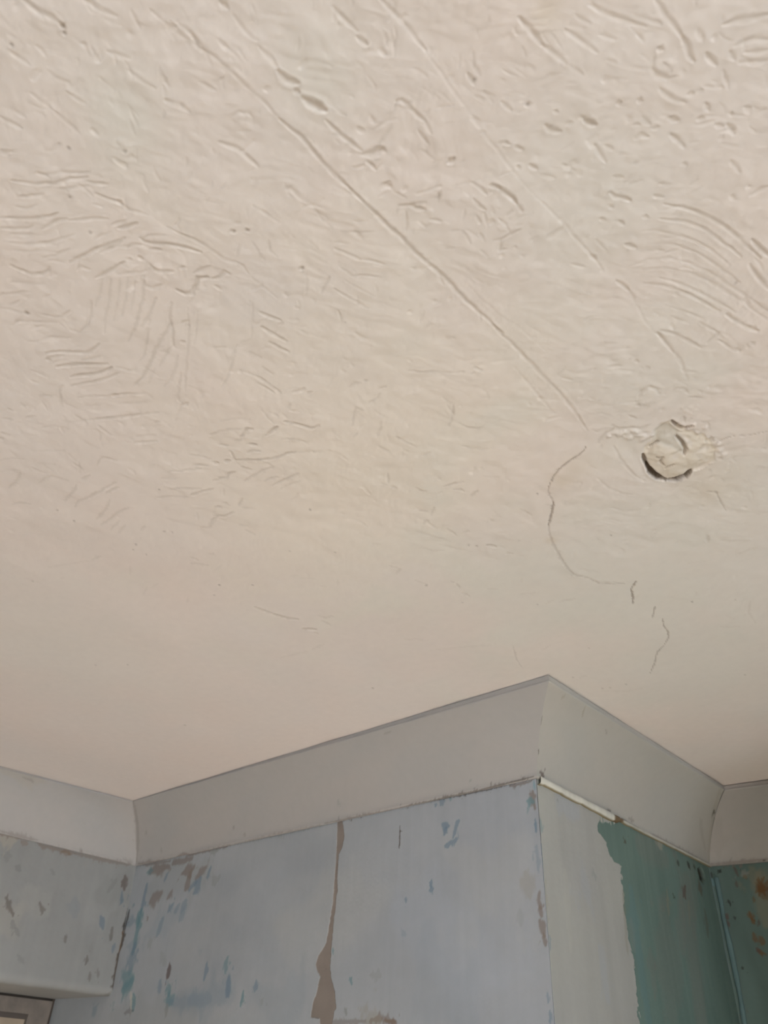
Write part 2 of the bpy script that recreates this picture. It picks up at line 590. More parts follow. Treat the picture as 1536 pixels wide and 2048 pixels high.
GROOVE = 0.32
GROOVE_SHADE = np.array([0.60, 0.53, 0.475])  # darker tone that paints shade into the grooves
CEILING_GROOVES = '''
# the long seam
4.2 .55 300,20 345,60 395,92 440,122 490,170 530,205 565,243
4.6 1.0 560,238 600,272 640,318 672,350 703,380
4.6 1.1 698,376 740,415 775,450 800,475 830,503 860,530 895,560 930,600 968,632 1005,665
4 .8 990,655 1040,702 1080,745 1120,785 1150,825 1175,860
3 .5 1027,732 1045,752 1060,770 1090,805 1110,828
3 .3 935,570 965,600 1000,630 1040,655 1080,690 1095,705
# upper gap line
6 1 442,6 454,16
4 .6 466,30 490,62 503,77 516,80
4 .7 518,94 545,120 558,140
7 1.2 557,143 574,158 596,166
6 1.1 590,180 596,183
8 1.7 608,196 628,209 650,220
4.4 1.2 652,240 680,268 702,286 724,302
8 1.2 728,309 746,307 764,298
4 1 764,298 772,304
4 1 734,322 752,340
3 .8 752,340 764,328
6 1 768,368 780,374
# apex
4.4 1 793,203 803,200 818,214 834,230 850,242
3.4 .7 850,242 862,268
3.4 .7 836,262 846,274 858,290
3.4 .6 842,300 868,320
3.6 .7 793,203 785,225 770,245 745,262
3.6 .7 784,248 770,275 755,296
6 1.3 898,326 908,318
# band upper edge
4.4 .7 760,-5 790,30 820,62 850,100
3.4 .4 850,100 905,180 950,240 990,295 1040,360 1085,405
3.4 .7 1085,405 1112,430 1145,470 1187,516 1205,538
5 1 1183,512 1190,518
4 1 1233,562 1245,572 1258,582
3 .4 1258,582 1290,640 1315,668
4 .9 1315,664 1328,682 1345,702
3 .5 1345,702 1362,728 1376,760
5 1 1038,35 1060,60 1085,90
4.5 .8 1085,90 1110,108 1132,126
4 .8 665,12 690,40 714,62
5 .8 714,75 735,90
5.5 1 45,-3 75,20 105,36 126,50
6 1.2 122,48 128,54
4 .9 128,60 130,70
4.5 .7 170,0 200,18 234,32
5 .7 330,200 358,208 378,222
4.5 .6 215,103 235,108 258,116
4 .5 255,140 290,165 310,176
4 .6 355,45 380,66 405,92
4 .5 112,225 135,245 158,266
4.6 .7 0,234 20,246 42,255
4 .5 30,222 50,234
4 .5 95,142 120,160 140,168
5 .7 385,70 395,92
5 .7 438,284 475,298 500,320 516,332
3.6 .7 465,230 480,223 498,226 506,235
4.5 .6 478,262 500,262
4.5 .7 400,165 430,180
5 .6 0,300 20,312
4 .4 20,100 60,130
4 .4 60,185 100,215
# combed fan, left
3 .8 72,345 92,347 120,345 180,345
3.2 1 22,360 45,364 75,367 110,366 140,358 176,354
3.4 1 175,363 190,366 216,368
3 .8 120,378 145,375 176,372
3 .8 33,394 60,392 88,388
3 .7 33,413 55,416 76,408
3.4 1 193,388 220,400 238,404 255,418 276,424 296,430
4.6 1.1 236,402 242,408
3.4 .9 333,454 360,468 385,478 412,490 430,505 450,518 470,523 486,530 496,545
2.8 .5 496,545 510,560 530,575 555,598
3.4 1 0,435 30,437 55,437 85,434 100,432 116,426
3 .9 0,455 30,457 58,456 68,450
3.2 1 84,458 105,447 120,440 136,438
3.4 1 140,441 165,438 190,436 216,438
2.8 .7 20,467 50,469 86,470
3 .8 20,485 45,487 75,488 100,484 120,478 150,468
3.4 .8 224,450 250,442
4 1.2 237,457 258,452 276,446
3 .7 190,478 222,464
2.8 .7 30,500 60,501 90,500 120,505
2.8 .7 85,515 110,512 140,497
3.6 1.2 140,525 165,512 190,498 220,488 240,480 250,476
3.4 1 200,504 225,495 246,482
4 1.3 280,476 288,482 305,487 330,488 360,492 380,498 402,504
3 .8 285,478 300,472 330,470
3.4 1 254,496 265,490 282,490
3.4 1 298,498 310,499 322,500
5 1.2 277,514 284,518
4 1 256,518 262,519
3.6 1.2 192,555 215,545 235,532 248,524
3.4 .9 155,540 160,532 180,539
3.8 1.2 20,530 40,540 65,548 85,547 98,542 99,534
3 .9 240,525 258,535
3 .9 233,548 255,546 280,546 292,540
4 1.2 300,530 310,538 325,543 346,543
4 1 362,536 369,533
4 1 293,573 307,577 322,570
4 .9 308,600 312,596
4.4 1.5 353,580 370,588 384,586 390,572 397,558 416,555
3.8 1.2 425,558 440,555 449,543 461,548
3.4 1 388,546 405,538 421,532
3.8 1 429,571 443,579
2.8 .7 0,590 25,587 62,583
2.8 .6 20,565 60,566 92,568
# combed fan, uprights
3 .7 205,555 199,590 190,612
3 .8 182,600 182,630 175,648 161,663
3 .8 222,556 218,600 212,640 209,666
2.8 .7 240,556 235,600 228,640
2.8 .7 256,555 252,590 244,632
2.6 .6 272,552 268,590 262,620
3.2 .9 288,552 285,600 278,625 268,660 257,682
3.2 .9 310,600 298,630 284,652
3 .8 300,640 293,680 287,712 279,722
3.4 1.1 341,648 325,675 310,700 300,730 290,750 268,771
3.6 1 343,606 338,635 345,660 347,692
3 .8 345,690 330,712 319,732
3 .7 375,615 378,660 375,700 372,740 370,782
3 .7 355,710 350,740 340,760 329,772
2.8 .6 310,735 302,750 298,766
3 .8 362,745 358,775 355,800 365,806
2.8 .6 365,806 358,825 350,842
2.8 .5 395,620 394,650 388,690
4 1 376,650 377,652
4 1 365,646 376,642
4 1 363,684 369,683
3.6 .9 364,812 376,806
# combed fan, lower
3 .8 80,628 110,634 126,632 141,621
2.8 .7 30,643 70,645 112,645
2.8 .7 75,682 100,675 142,677
3.6 1.1 92,706 120,703 150,706 175,705 186,698 199,687
3 .8 95,716 128,711
5 1 94,719 101,721
3.2 .9 163,720 185,717 202,712
3.8 1.3 112,734 140,731 175,728 217,728
3.8 1.3 140,755 170,750 200,746 224,735
3.2 1 143,772 180,766 215,757 237,746
3 .9 126,772 118,778 120,795 123,814
3 .8 158,795 190,793 212,794 230,790 250,788 288,787
4.6 1 226,792 236,790
2.6 .6 170,812 200,810
2.6 .7 238,808 292,805
3.2 1 180,839 225,836 250,834 285,829 317,826
2.6 .6 120,842 150,843 180,839
3 .7 78,793 102,793
3 .8 13,817 23,821
3 .8 41,807 49,815
3 .8 52,836 71,833
2.8 .7 6,838 26,839
3 .8 3,866 19,870
5 1 0,878 6,876
3 .8 310,845 318,843
2.6 .7 273,873 312,870
3 1 268,886 300,884 313,882
3 .7 0,617 26,622 50,627
5 1 50,627 56,627
3 .6 85,855 110,852 138,857
# faint far-left
2.6 .8 0,919 25,915 46,917
2.6 .7 0,942 40,939
3 .9 18,976 32,965 38,955 40,944
2.8 .8 78,966 90,957 105,952 120,957 137,961
3 .9 128,1002 145,985 153,969
2.6 .7 160,946 158,924
3 .8 164,958 181,950
3 1 150,1013 156,1002 170,998 190,988 210,977 234,964
3 1 213,986 225,980 238,974
3 1 193,1038 208,1022 215,1010 219,999
3 1 203,1048 225,1035 240,1022 257,1015
2.6 .8 221,1059 239,1041
2.6 .8 237,1066 251,1049
2.6 .8 281,1061 290,1051
3 .9 195,930 200,918 207,915 220,918 236,923
2.8 .9 25,1007 40,1005 61,1008
2.8 .8 184,1119 201,1113
2.8 1 335,943 360,942 402,938
2.6 .8 323,957 350,958
2.6 .9 343,979 360,976 402,978
2.6 .8 308,997 345,992 377,995
2.4 .6 60,900 100,902 130,900
2.4 .6 75,925 110,928
2.2 .5 90,1135 140,1128 190,1120
# broken fan, centre left
2.8 .9 380,912 400,915 421,919
3.2 1.1 384,932 400,931 416,932
4 1.3 428,928 436,927
4 1.3 450,924 460,922
3.2 1.4 470,920 490,920 510,920 535,918 560,914 575,907 592,905
2.6 .6 592,905 610,905 640,903 665,901
3.4 1.2 461,904 468,916
2.8 .9 420,871 440,862 465,857 482,859
3.8 1.4 481,874 490,865 495,857 506,858
3.2 1 469,880 486,878
4 1.4 498,888 513,890
3.2 1 437,890 456,892
3.4 1.1 494,906 505,902 519,902
3.8 1.5 532,871 545,862 555,853
3.6 1.4 569,843 590,847 610,853 625,857 639,850
2.8 .8 560,878 590,878 605,882 617,889
3.2 1 480,933 490,938 502,940
3 1.1 489,963 510,950 530,940 547,934
2.8 1 529,963 545,957 559,954
2.8 1 543,973 570,960 598,947
2.6 .8 562,978 600,962
4 1.4 384,990 399,985
3 1 399,985 427,978
3 .9 423,962 442,960
3.6 1.3 439,956 455,955 459,948 471,944
2.6 .8 480,740 510,752 532,766
2.8 1 519,754 545,775 562,786
2.8 1 514,766 530,775 549,786
2.6 .8 498,704 522,716
2.6 .8 524,734 546,751
2.8 .7 474,690 470,705 464,728 455,750 443,772
4 1 584,786 595,783 609,777
3.4 .9 614,787 624,784
3 .9 580,806 577,816
2.6 .7 524,819 535,835 547,846
2.4 .7 440,842 470,836 500,838
# small hatches, centre
3.8 1.2 519,624 540,633 562,641
3.4 .9 558,650 566,644
3.8 1.2 524,654 540,665 560,675 573,683
3.6 1.1 538,684 560,697 577,704
2.6 .6 505,603 505,640 501,676
3.2 1 669,497 695,508 720,518
3 .8 720,518 740,520 768,528
3 1 680,535 705,550 740,553 763,555
3 .9 667,577 690,590 712,603 737,616
2.8 .7 690,560 715,575 748,592
4.6 1.2 598,538 606,535
2.8 .7 612,545 614,570 611,592
3.2 1 659,553 651,570 642,588
4.4 1.1 461,462 468,461
4.4 1.1 492,460 498,459
3.6 .8 470,446 478,444
3 .8 479,488 474,512
3 .8 505,410 530,425 557,443
3 .8 505,484 520,510 529,518
3 .8 537,478 538,500 556,513
2.8 .7 680,462 720,466 747,463
2.8 .7 670,485 700,487
2.6 .6 590,425 610,412 625,412 645,440 655,442
# centre, faint scribbles
3 .8 818,740 840,743 865,742 900,745 927,741
3.6 1.1 948,734 957,736
3.6 1 958,738 964,739
3 .8 943,746 950,742
3 .8 698,776 710,768 720,767
3 1 728,763 734,760
3 1 757,778 772,773
2.8 .9 738,806 755,795 760,786
2.8 .9 704,852 708,830 712,815 726,820
2.8 .8 754,872 763,852
2.8 .8 706,872 715,864
3 .8 906,808 904,830 902,842 896,852
2.6 .6 885,793 898,803 910,807
2.6 .7 918,845 935,855 957,858 970,849
2.6 .6 923,892 945,898 962,894
2.6 .7 793,872 815,885 832,893
3 .9 843,911 862,903
3 .9 775,948 776,966
3.4 1 782,973 794,978
3.2 1 838,982 851,982
3.2 1 875,957 882,958
3 1.1 887,973 905,968 927,964
3 1.3 909,978 919,979 928,982
3.2 1.1 956,981 949,985 942,995
2.6 .6 965,953 985,954 1000,953
3 .9 869,1015 864,1024 863,1031
3 1 838,1022 855,1023
3.4 1 846,1049 852,1042 858,1043
2.6 .6 832,1064 862,1072 885,1079 902,1085
2.8 .8 895,1058 912,1071
2.6 .7 843,1095 865,1102 888,1102
2.8 .8 924,1067 940,1062
2.6 .6 880,1090 915,1098 945,1103
3.4 1.3 974,1091 983,1092 993,1095
3.4 1 1011,1108 1026,1107
2.8 .8 778,1131 800,1138 790,1148
3 .8 901,1162 908,1166
3 .9 912,1168 919,1176
3 .9 922,1186 938,1192
2.6 .7 830,1160 852,1168
2.4 .5 985,1032 1000,1033 990,1025
2.8 .8 1040,1018 1062,1030
# lower centre
3.2 1.1 508,1214 535,1224 550,1229
3.4 1.3 545,1227 575,1236 597,1238
4 1.4 607,1257 618,1258 632,1259
3.6 1.1 630,1265 636,1267
3 .9 643,1242 661,1251
3 .9 638,1232 652,1236 668,1232
2.6 .7 622,1301 640,1292 648,1289
2.6 .6 560,1316 590,1308 615,1303
3.2 1 400,1056 420,1056 424,1044 434,1034
3.2 1.1 428,1033 450,1033 468,1024
3.2 1.1 478,1012 484,998
2.6 .8 484,1016 512,1018
3.6 1 432,1014 445,1014
3.6 1 448,1006 455,1008
2.8 .8 475,1050 495,1053
2.8 .9 490,1060 510,1070
2.8 .9 415,1106 430,1110
3 .9 380,1113 398,1121
2.8 .8 381,1126 415,1130
2.2 .5 600,1156 632,1158
2.2 .5 640,1172 652,1172
2.4 .5 675,1160 675,1170
2.4 .6 800,1280 830,1278 860,1281
2.2 .5 860,1300 900,1297 990,1288
# right combed fan
3.8 1 1328,409 1365,415 1390,422 1420,435 1460,460 1500,495 1520,515
3.4 .9 1320,438 1350,440 1385,447 1420,465 1460,495 1482,512
3 .6 1285,462 1310,462 1335,466 1380,478 1420,498 1460,530
3 .6 1300,487 1325,488 1360,492 1400,510 1440,535 1480,565
3.4 .8 1297,503 1312,501 1328,502
4.4 1 1250,489 1260,492 1272,496
3 .7 1290,520 1340,516 1380,527 1430,550 1480,585 1536,622
3 .6 1285,540 1330,536 1380,546 1430,568 1490,608 1536,640
3.2 .8 1318,556 1345,562 1380,575 1430,600 1470,624
3.4 .9 1288,568 1330,571 1370,585 1400,600 1440,622
4 1.2 1452,628 1470,640 1490,652 1516,661
4.4 1.1 1504,478 1520,495 1538,512
4.2 .9 1498,528 1520,560 1538,578
3.6 1 1320,659 1345,665 1375,680 1402,694
3 .8 1398,642 1420,655 1437,663
3.2 .9 1437,663 1425,673 1414,686
3.4 .8 1438,678 1470,702
2.8 .5 1330,612 1370,622 1410,640
2.8 .5 1340,632 1380,646
4.4 1 1201,438 1210,441
4.4 1 1238,443 1247,448
4.4 1 1287,433 1295,435
4 .8 1219,412 1226,417
4 1 1502,684 1508,688
4.6 1.3 1221,385 1232,393 1246,397 1260,401
3.4 .6 1192,480 1212,500
3 .5 1170,583 1182,587
3 .4 1166,570 1140,560
# rough upper right
4.6 .7 1178,10 1210,25 1245,40 1292,54
4 .6 1268,32 1300,42 1322,50
4.6 .8 1308,-5 1330,30 1345,50 1365,75
5 1.1 1365,75 1373,92 1380,110 1388,123
5 .9 1448,50 1475,42 1500,38 1534,30
4.4 .8 1470,92 1490,85 1510,78 1538,80
4 .7 1490,106 1515,104 1538,100
4 .7 1478,126 1510,125 1538,122
4.8 .9 1412,108 1423,122 1433,131
4.8 .9 1459,105 1469,119
6 1.2 1318,98 1325,100
4.4 .6 1308,115 1303,135 1312,152 1335,158 1356,154
4.6 .8 1326,126 1330,130
5 .9 1166,236 1176,244 1192,249
5.4 1.3 1092,250 1102,261 1121,264
5.4 1.1 1170,243 1178,246 1192,251
5 .7 1133,250 1145,246
4.2 .9 1029,292 1046,300
4.4 .9 1033,334 1040,338
4.6 1 1060,331 1073,338
4 .8 1010,285 1016,286
4.4 .8 1003,204 1022,220
4.6 1 1052,210 1062,207
5 1 1234,208 1242,206
5 1.1 1276,200 1284,202
4.6 .8 1320,178 1332,188 1352,202 1370,205
4.6 .8 1376,190 1388,188
4.6 .8 1395,184 1405,182
5 .9 1412,208 1418,222
4.8 .9 1285,235 1300,250
4.8 .9 1305,258 1318,256
4.8 1 1338,238 1356,243
4.6 .9 1395,239 1408,238
4.6 .8 1432,250 1446,254
5 .9 1455,250 1468,268
4.6 .7 1270,280 1282,270 1296,275
4.6 .9 1342,270 1360,285 1370,296
4.6 .7 1210,292 1225,300
4.2 .7 1190,290 1200,310 1212,325
4.4 .8 1268,328 1276,326
4.4 .9 1228,354 1245,356
4.2 .8 1320,368 1342,370
4.4 .8 1364,328 1372,331
4.2 .7 1308,392 1326,396
4.2 .6 1125,330 1150,342
4.2 .6 1080,350 1110,356
4.6 .8 1115,225 1108,222
4.2 .6 1130,60 1165,85 1195,105
4.2 .6 1150,30 1180,48
4 .5 1200,70 1230,80
4 .5 1140,130 1165,150
4 .6 1460,320 1480,345
4.4 .7 1500,390 1536,372
4.4 .6 1490,215 1500,225
4 .5 940,120 960,150
4.5 .9 935,148 948,168
4 .6 965,180 985,205
4 .5 890,160 905,150
# swirl by the seam
3.6 1 944,365 960,375 974,390
4.8 1.3 980,370 1000,375
4.8 1.5 996,373 1015,388 1025,393 1032,405
3.6 1.1 1032,405 1046,424
3.2 1 1012,431 1024,421
3.6 1 947,397 960,412 971,419
3.6 1 952,431 961,446
3 .7 968,425 975,452
3 .9 833,388 860,380 882,371
3.4 1 882,382 875,402
4.6 1.3 821,411 830,416 850,420
3.4 1.1 793,426 798,413 815,410 830,407 852,405
3.2 .9 812,425 813,450 811,462
3.4 1 860,439 882,442
3.2 1 925,462 932,470 941,486
3 .9 958,465 970,482
3.2 1 988,480 1003,478 1020,468 1042,457
3.2 1 1003,480 1000,500 1012,497
3.6 1 1028,493 1032,494
3 .8 995,435 1010,447 1019,462
3 .8 960,498 975,511
3.2 .8 788,384 812,396
3 .7 840,445 852,455 860,448
3 .7 890,497 910,495
3 .7 905,372 925,368 940,364
3 .7 930,420 925,440
3 .7 903,462 920,460
# around the broken plaster
4.2 .9 1277,792 1284,779 1297,772 1310,776 1319,787
3.6 1.1 1346,780 1355,775
3 .8 1355,775 1370,777 1376,786
3 .9 1378,794 1404,795
4.6 1.1 1274,811 1278,808
3.4 1.1 1259,832 1273,837
4 1.3 1368,834 1369,843
2.8 .9 1374,842 1384,837
3.2 1.2 1224,850 1240,857 1262,855 1282,857 1300,849
3 1.1 1197,886 1204,875 1212,867 1222,862 1230,855
2.8 1 1244,872 1260,868 1285,865 1302,865
2.8 .9 1206,890 1200,896
3 .8 1227,892 1240,915 1255,935 1270,950 1280,956
2.6 .9 1402,843 1416,845 1421,860
2.6 .9 1382,858 1395,862 1406,870
2.8 1 1392,884 1405,872 1420,873 1428,884
2.8 1 1390,902 1406,897
3.2 .9 1428,897 1447,892
3 .8 1395,924 1398,920
3.4 1 1436,916 1444,919
2.6 .8 1400,935 1424,930
2.6 .5 1180,975 1205,968
2.8 .6 1195,955 1215,975 1245,987 1262,988
2.6 .6 1222,1015 1250,1025 1282,1020
2.6 .5 1225,1040 1245,1046
2.6 .6 1370,978 1392,970
2.4 .6 1375,990 1402,988
2.6 .8 1256,718 1262,716
3.2 1 1268,719 1276,722
3.6 1.1 1292,732 1298,735
3 .8 1280,733 1286,734
2.6 .6 1343,700 1360,715 1368,735
3.4 .9 1470,695 1480,702
2.4 .5 1165,720 1190,710 1212,708
2.4 .6 1196,800 1204,798
# lower right, quiet
2.6 .6 1040,1190 1070,1187
2.6 .6 975,1178 995,1180
2.4 .7 1085,1300 1100,1292
2.4 .7 1150,1198 1120,1205
2.4 .6 1110,1200 1090,1210
2.4 .5 1376,1127 1400,1123 1414,1121
2.4 .6 1180,1158 1200,1166 1232,1164
2.2 .6 1440,1253 1478,1253
2.4 .5 1205,1380 1250,1382 1290,1375
2.4 .6 1160,1355 1175,1350
2.4 .6 1470,1110 1515,1095
2.4 .5 1440,1080 1500,1082
2.4 .5 1500,1200 1496,1225 1510,1245
'''
CEILING_CRACKS = '''
1.5 .8 1172,893 1168,901 1155,911 1140,920 1118,938 1108,950 1100,965 1096,977
1.2 .5 1096,977 1099,990 1105,1000 1107,1008
1.9 1 1107,1004 1105,1015 1101,1035 1097,1050
2.6 .35 1097,1050 1099,1068 1105,1085 1118,1110 1130,1130 1148,1150 1178,1157
1.2 .35 1085,1007 1108,1008
1.2 .4 1178,1157 1200,1168 1255,1167
1.5 1 1273,1163 1268,1170 1262,1180 1266,1195 1266,1211
1.3 .8 1292,1213 1310,1214 1305,1237
1.2 .7 1325,1238 1327,1252 1335,1262 1337,1275 1328,1290
1.1 .7 1328,1290 1314,1305 1310,1325 1300,1347
1 .3 1025,1288 1033,1318 1046,1337
1.2 .5 1430,887 1455,875 1470,872
1 .4 1470,872 1500,870 1540,861
1.4 .4 1400,985 1432,984 1442,1006 1452,1022
1 .4 1040,458 1022,468
2 .4 878,384 875,398
'''
CEILING_SPECKS = '''
3.4 .9 24,88
3 .7 125,52 129,66
2.6 .8 620,1020 438,1171 505,1171 745,1376 953,1092 938,1090 1038,1082 1075,987 1384,1203 1222,1072 852,1170
2.4 .7 115,1020 148,1041 328,1062 345,1065 272,1088 293,1108 267,1099 66,1163 318,979
2.2 .5 428,1191 580,1102 670,1105 1130,1380 1145,1355 1220,1375 1178,1296 370,1450 255,1330 190,1330 1470,1200
2 .5 1205,1376 1110,1335 1252,1368 925,1205 1075,1210 1195,1080 1300,1010 690,645 1490,1350
3.4 .7 140,394 181,465 53,627 137,296 250,302 605,536 468,462 495,460 1472,565 1055,209
4 .6 947,160
'''
CEILING_LUMPS = '''
7 1.1 1240,869 1258,874 1276,868 1291,874 1303,868
5 1.1 1249,864 1268,862 1284,880 1308,878 1230,866 1218,872
6 1.2 1395,868 1412,876 1385,875 1406,886 1420,888 1430,900
5 1.1 1440,902 1448,910 1436,888 1410,855 1385,850
4 .6 1380,815 1390,820 1372,822 1364,815 1382,828 1394,812
18 .22 1298,795
10 .3 800,310 790,345 870,385 905,400
8 .35 835,460 990,410 1005,455 930,395 860,425
7 .4 285,500 270,535 300,520 315,535 330,560 290,560
6 .4 480,880 495,875 478,900 510,880
12 .25 485,240 1150,255 1210,385 1330,135
7 .3 140,183 480,272 245,285
'''





# ------------------------------------------------------------------ walls
def graded(lo, hi, f0, f1, step, grow=1.25):
    """values from lo to hi, fine (step) between f0 and f1, coarser outside"""
    mid = list(np.arange(f0, f1 - step * 0.3, step)) + [f1]
    s, v, left = step, f0, []
    while v > lo:
        s *= grow
        v = max(lo, v - s)
        left.append(v)
    s, v, right = step, mid[-1], []
    while v < hi - 1e-9:
        s *= grow
        v = min(hi, v + s)
        right.append(v)
    return np.array(left[::-1] + mid + right)


class WallPatch(Patch):
    def __init__(s, P0, P1, svals, zvals, base, lean=None):
        e = (P1 - P0)[:2]
        s.len = np.hypot(*e)
        e = e / s.len
        n = np.array([e[1], -e[0]])
        A, B = np.meshgrid(svals, zvals, indexing='ij')
        P = np.stack([P0[0] + A * e[0], P0[1] + A * e[1], B], -1)
        if lean is not None:
            P[..., 0] += lean[0] * (ZB - B)
            P[..., 1] += lean[1] * (ZB - B)
        N = np.zeros(P.shape)
        N[..., 0], N[..., 1] = n
        super().__init__(P, N, A, B, base)
        s.P0, s.e, s.n3 = np.array([P0[0], P0[1], 0]), e, np.array([n[0], n[1], 0.0])
        if lean is not None:
            s.n3 = np.cross([e[0], e[1], 0], [-lean[0], -lean[1], 1.0])
        s.o = np.array([P0[0], P0[1], ZB])

    def ab(s, p):
        w = hit(p[0], p[1], s.n3, s.o)
        return np.array([(w[:2] - s.P0[:2]) @ s.e, w[2]])

    def loc(s, p):
        return np.linalg.norm(hit(p[0], p[1], s.n3, s.o) - CAM) / FPX

    def marks(s, text, cols, sink=0.0002):
        for k, ln in enumerate(text.strip().splitlines()):
            t = ln.split('#')[0].split()
            if len(t) < 4:
                continue
            c, w, a = cols[t[0]], float(t[1]), float(t[2])
            pts = [tuple(float(v) for v in p.split(',')) for p in t[3:]]
            q = [s.ab(p) for p in pts]
            l = s.loc(pts[0])
            s.paint(q, w * l, c, a * 0.92, 0.5, 0.6, k + 200, sink if a > 0.6 else 0, freq=0.5 / (w * l))


COLS = dict(b=BLUE, t=BLUET, n=BROWN, d=DARK, r=RUST, w=W(164, 162, 154), k=W(38, 33, 29), g=W(122, 124, 122), c=W(150, 142, 130),
            l=W(108, 138, 148), m=W(84, 70, 66), y=W(126, 117, 98), s=W(148, 155, 166), p=PLASTER, T=TEAL)

# --- the long painted wall, with the stripped joint between two widths of lining paper
e_ = (OB - LB)[:2] / np.hypot(*(OB - LB)[:2])
L_ = np.hypot(*(OB - LB)[:2])
wb = WallPatch(LB, OB, np.concatenate([[-0.36], np.arange(-0.34, -0.02, 0.004), np.arange(-0.02, L_, 0.0016), [L_]]),
               graded(0.0, ZC - 0.02, 1.86, 2.285, 0.0016), WALLB)
X, Z = wb.A, wb.B
mo = fbm(X * 5, Z * 7, 3, 101)
brush = fbm(X * 90, Z * 7, 3, 103)
cloud = fbm(X * 9, Z * 16, 3, 104)
wb.col *= 1 + 0.04 * mo[..., None] + 0.014 * brush[..., None] + 0.035 * cloud[..., None] * np.array([1.2, 1.0, 0.7])
right = smooth(0.75, 1.25, X)[..., None]
wb.col = wb.col * (1 - 0.35 * right) + WALLB * np.array([1.02, 1.03, 1.10]) * (1 + 0.03 * brush[..., None]) * 0.35 * right
wb.h += 0.0012 * fbm(X * 6, Z * 6, 2, 107) + 0.00010 * brush + 0.00008 * fbm(X * 200, Z * 200, 2, 108)
WALLB_MARKS = '''
b 22 .16 345,2005 400,2000 460,1990
b 14 .25 380,2000 440,1990 462,1985
b 16 .18 300,1870 330,1840 370,1820
g 30 .22 300,1780 340,1760 400,1750
g 26 .2 225,2030 300,2035 380,2040
b 30 .14 520,1990 560,2010 600,2000
b 40 .10 850,1900 900,1980 930,2040
s 60 .25 800,1830 900,1900 1000,1950
w 50 .14 560,1850 620,1880 760,1800
w 40 .12 900,1700 980,1760 1040,1700
n 8 .85 300,1743 316,1738 337,1733
t 5 .7 296,1744 304,1742
b 4 .7 329,1761 336,1745
n 8 .85 365,1747 378,1738 380,1752
n 6 .8 380,1748 377,1760 371,1776
n 9 .8 396,1752 405,1742 411,1735
b 7 .75 402,1755 394,1775 387,1787
b 5 .7 378,1780 384,1772 392,1764
b 4 .75 414,1754 421,1737
g 7 .5 425,1768 432,1760
n 10 .8 302,1803 312,1795 323,1786
n 6 .75 335,1797 344,1784
b 5 .7 337,1822 345,1809
b 5 .5 349,1824 356,1811
b 9 .55 364,1820 371,1802
b 6 .4 359,1842 367,1824
b 5 .75 294,1768 287,1800 281,1828
t 7 .85 283,1820 278,1838 275,1852
t 6 .8 279,1836 272,1878 266,1905
b 7 .6 270,1890 263,1920 259,1945
t 14 .75 249,1952 262,1958
t 12 .85 265,1960 258,1972 246,1980
b 9 .5 256,1848 268,1842
b 10 .3 258,1892 268,1888
b 6 .55 325,1838 320,1856 314,1872
g 9 .4 298,1886 303,1882
m 5 .85 340,1933 338,1945 336,1955
g 5 .3 322,1905 328,1930
b 6 .6 320,1966 320,1984
t 6 .75 338,1972 337,1990
t 11 .8 337,1990 336,2005 334,2012
g 5 .8 334,2012 332,2030
b 9 .3 336,2003 380,2004 420,2000
b 5 .75 413,1930 411,1945 408,1958
t 5 .7 456,1916 453,1930 451,1946
b 7 .8 459,1955 457,1970 455,1992
t 3.4 .85 487,1982 485,1996 481,2012
b 4.5 .7 513,1961 510,1982
g 5 .4 525,1998 522,2010
t 5 .8 267,1988 267,2005 266,2020
d 3 .4 248,2026 258,2022 266,2021
w 3 .8 262,1985 262,2018
b 5 .5 187,2018 189,2030
d 1.4 .95 800.5,1652 800,1672 798.5,1697
b 8 .8 886,1649 898,1652
b 5 .8 893,1655 889,1668
b 5 .8 915,1643 911,1660 907,1676
b 5 .8 891,1692 902,1686 914,1679
b 3 .85 864,1760 863,1772
b 4 .8 860,1781 867,1778
b 2.4 .8 812,1795 812,1806
t 3 .8 699,1955 703,1969
t 2.2 .7 665,1896 665,1906
g 3 .8 689,2016 692,2028
b 5 .7 884,1596 881,1610
b 3 .7 871,1613 873,1607
t 4 .6 902,1594 900,1600
g 5 .35 740,1950 760,1952
b 4 .3 805,1862 810,1870
n 5 .75 742,2040 765,2036 790,2046
r 4 .5 770,2042 790,2043
y 14 .35 735,2046 760,2038
n 4 .6 640,2046 690,2044 730,2042
n 5 .9 1066,1583 1067,1600 1070,1616
t 8 .8 1055,1602 1064,1603
b 2.4 .9 1071,1638 1072,1650 1073,1664
b 4 .4 1074,1690 1077,1740
n 5 .85 1078,1786 1077,1800 1079,1815
n 5 .85 1079,1812 1081,1822 1083,1832
n 7 .85 1078,1842 1084,1858 1088,1872
n 4 .85 1086,1868 1088,1880 1090,1891
b 3 .6 1094,1985 1096,2005
b 2.4 .7 1099,2020 1101,2048
y 10 .3 1052,1745 1058,1790
g 8 .25 1040,1820 1042,1850
l 2.4 .7 1068,1562 1070,1580
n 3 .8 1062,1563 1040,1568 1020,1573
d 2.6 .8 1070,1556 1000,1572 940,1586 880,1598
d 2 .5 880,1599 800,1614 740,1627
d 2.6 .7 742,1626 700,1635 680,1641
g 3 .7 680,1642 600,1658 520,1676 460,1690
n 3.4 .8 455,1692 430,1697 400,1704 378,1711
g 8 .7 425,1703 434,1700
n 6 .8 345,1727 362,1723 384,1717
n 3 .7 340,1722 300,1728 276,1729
k 3 .8 258,1820 254,1840 250,1858
d 3 .9 250,1858 246,1880 241,1900
'''
wb.marks(WALLB_MARKS, COLS)  # dark marks along the top edge paint the shadow line under the cove
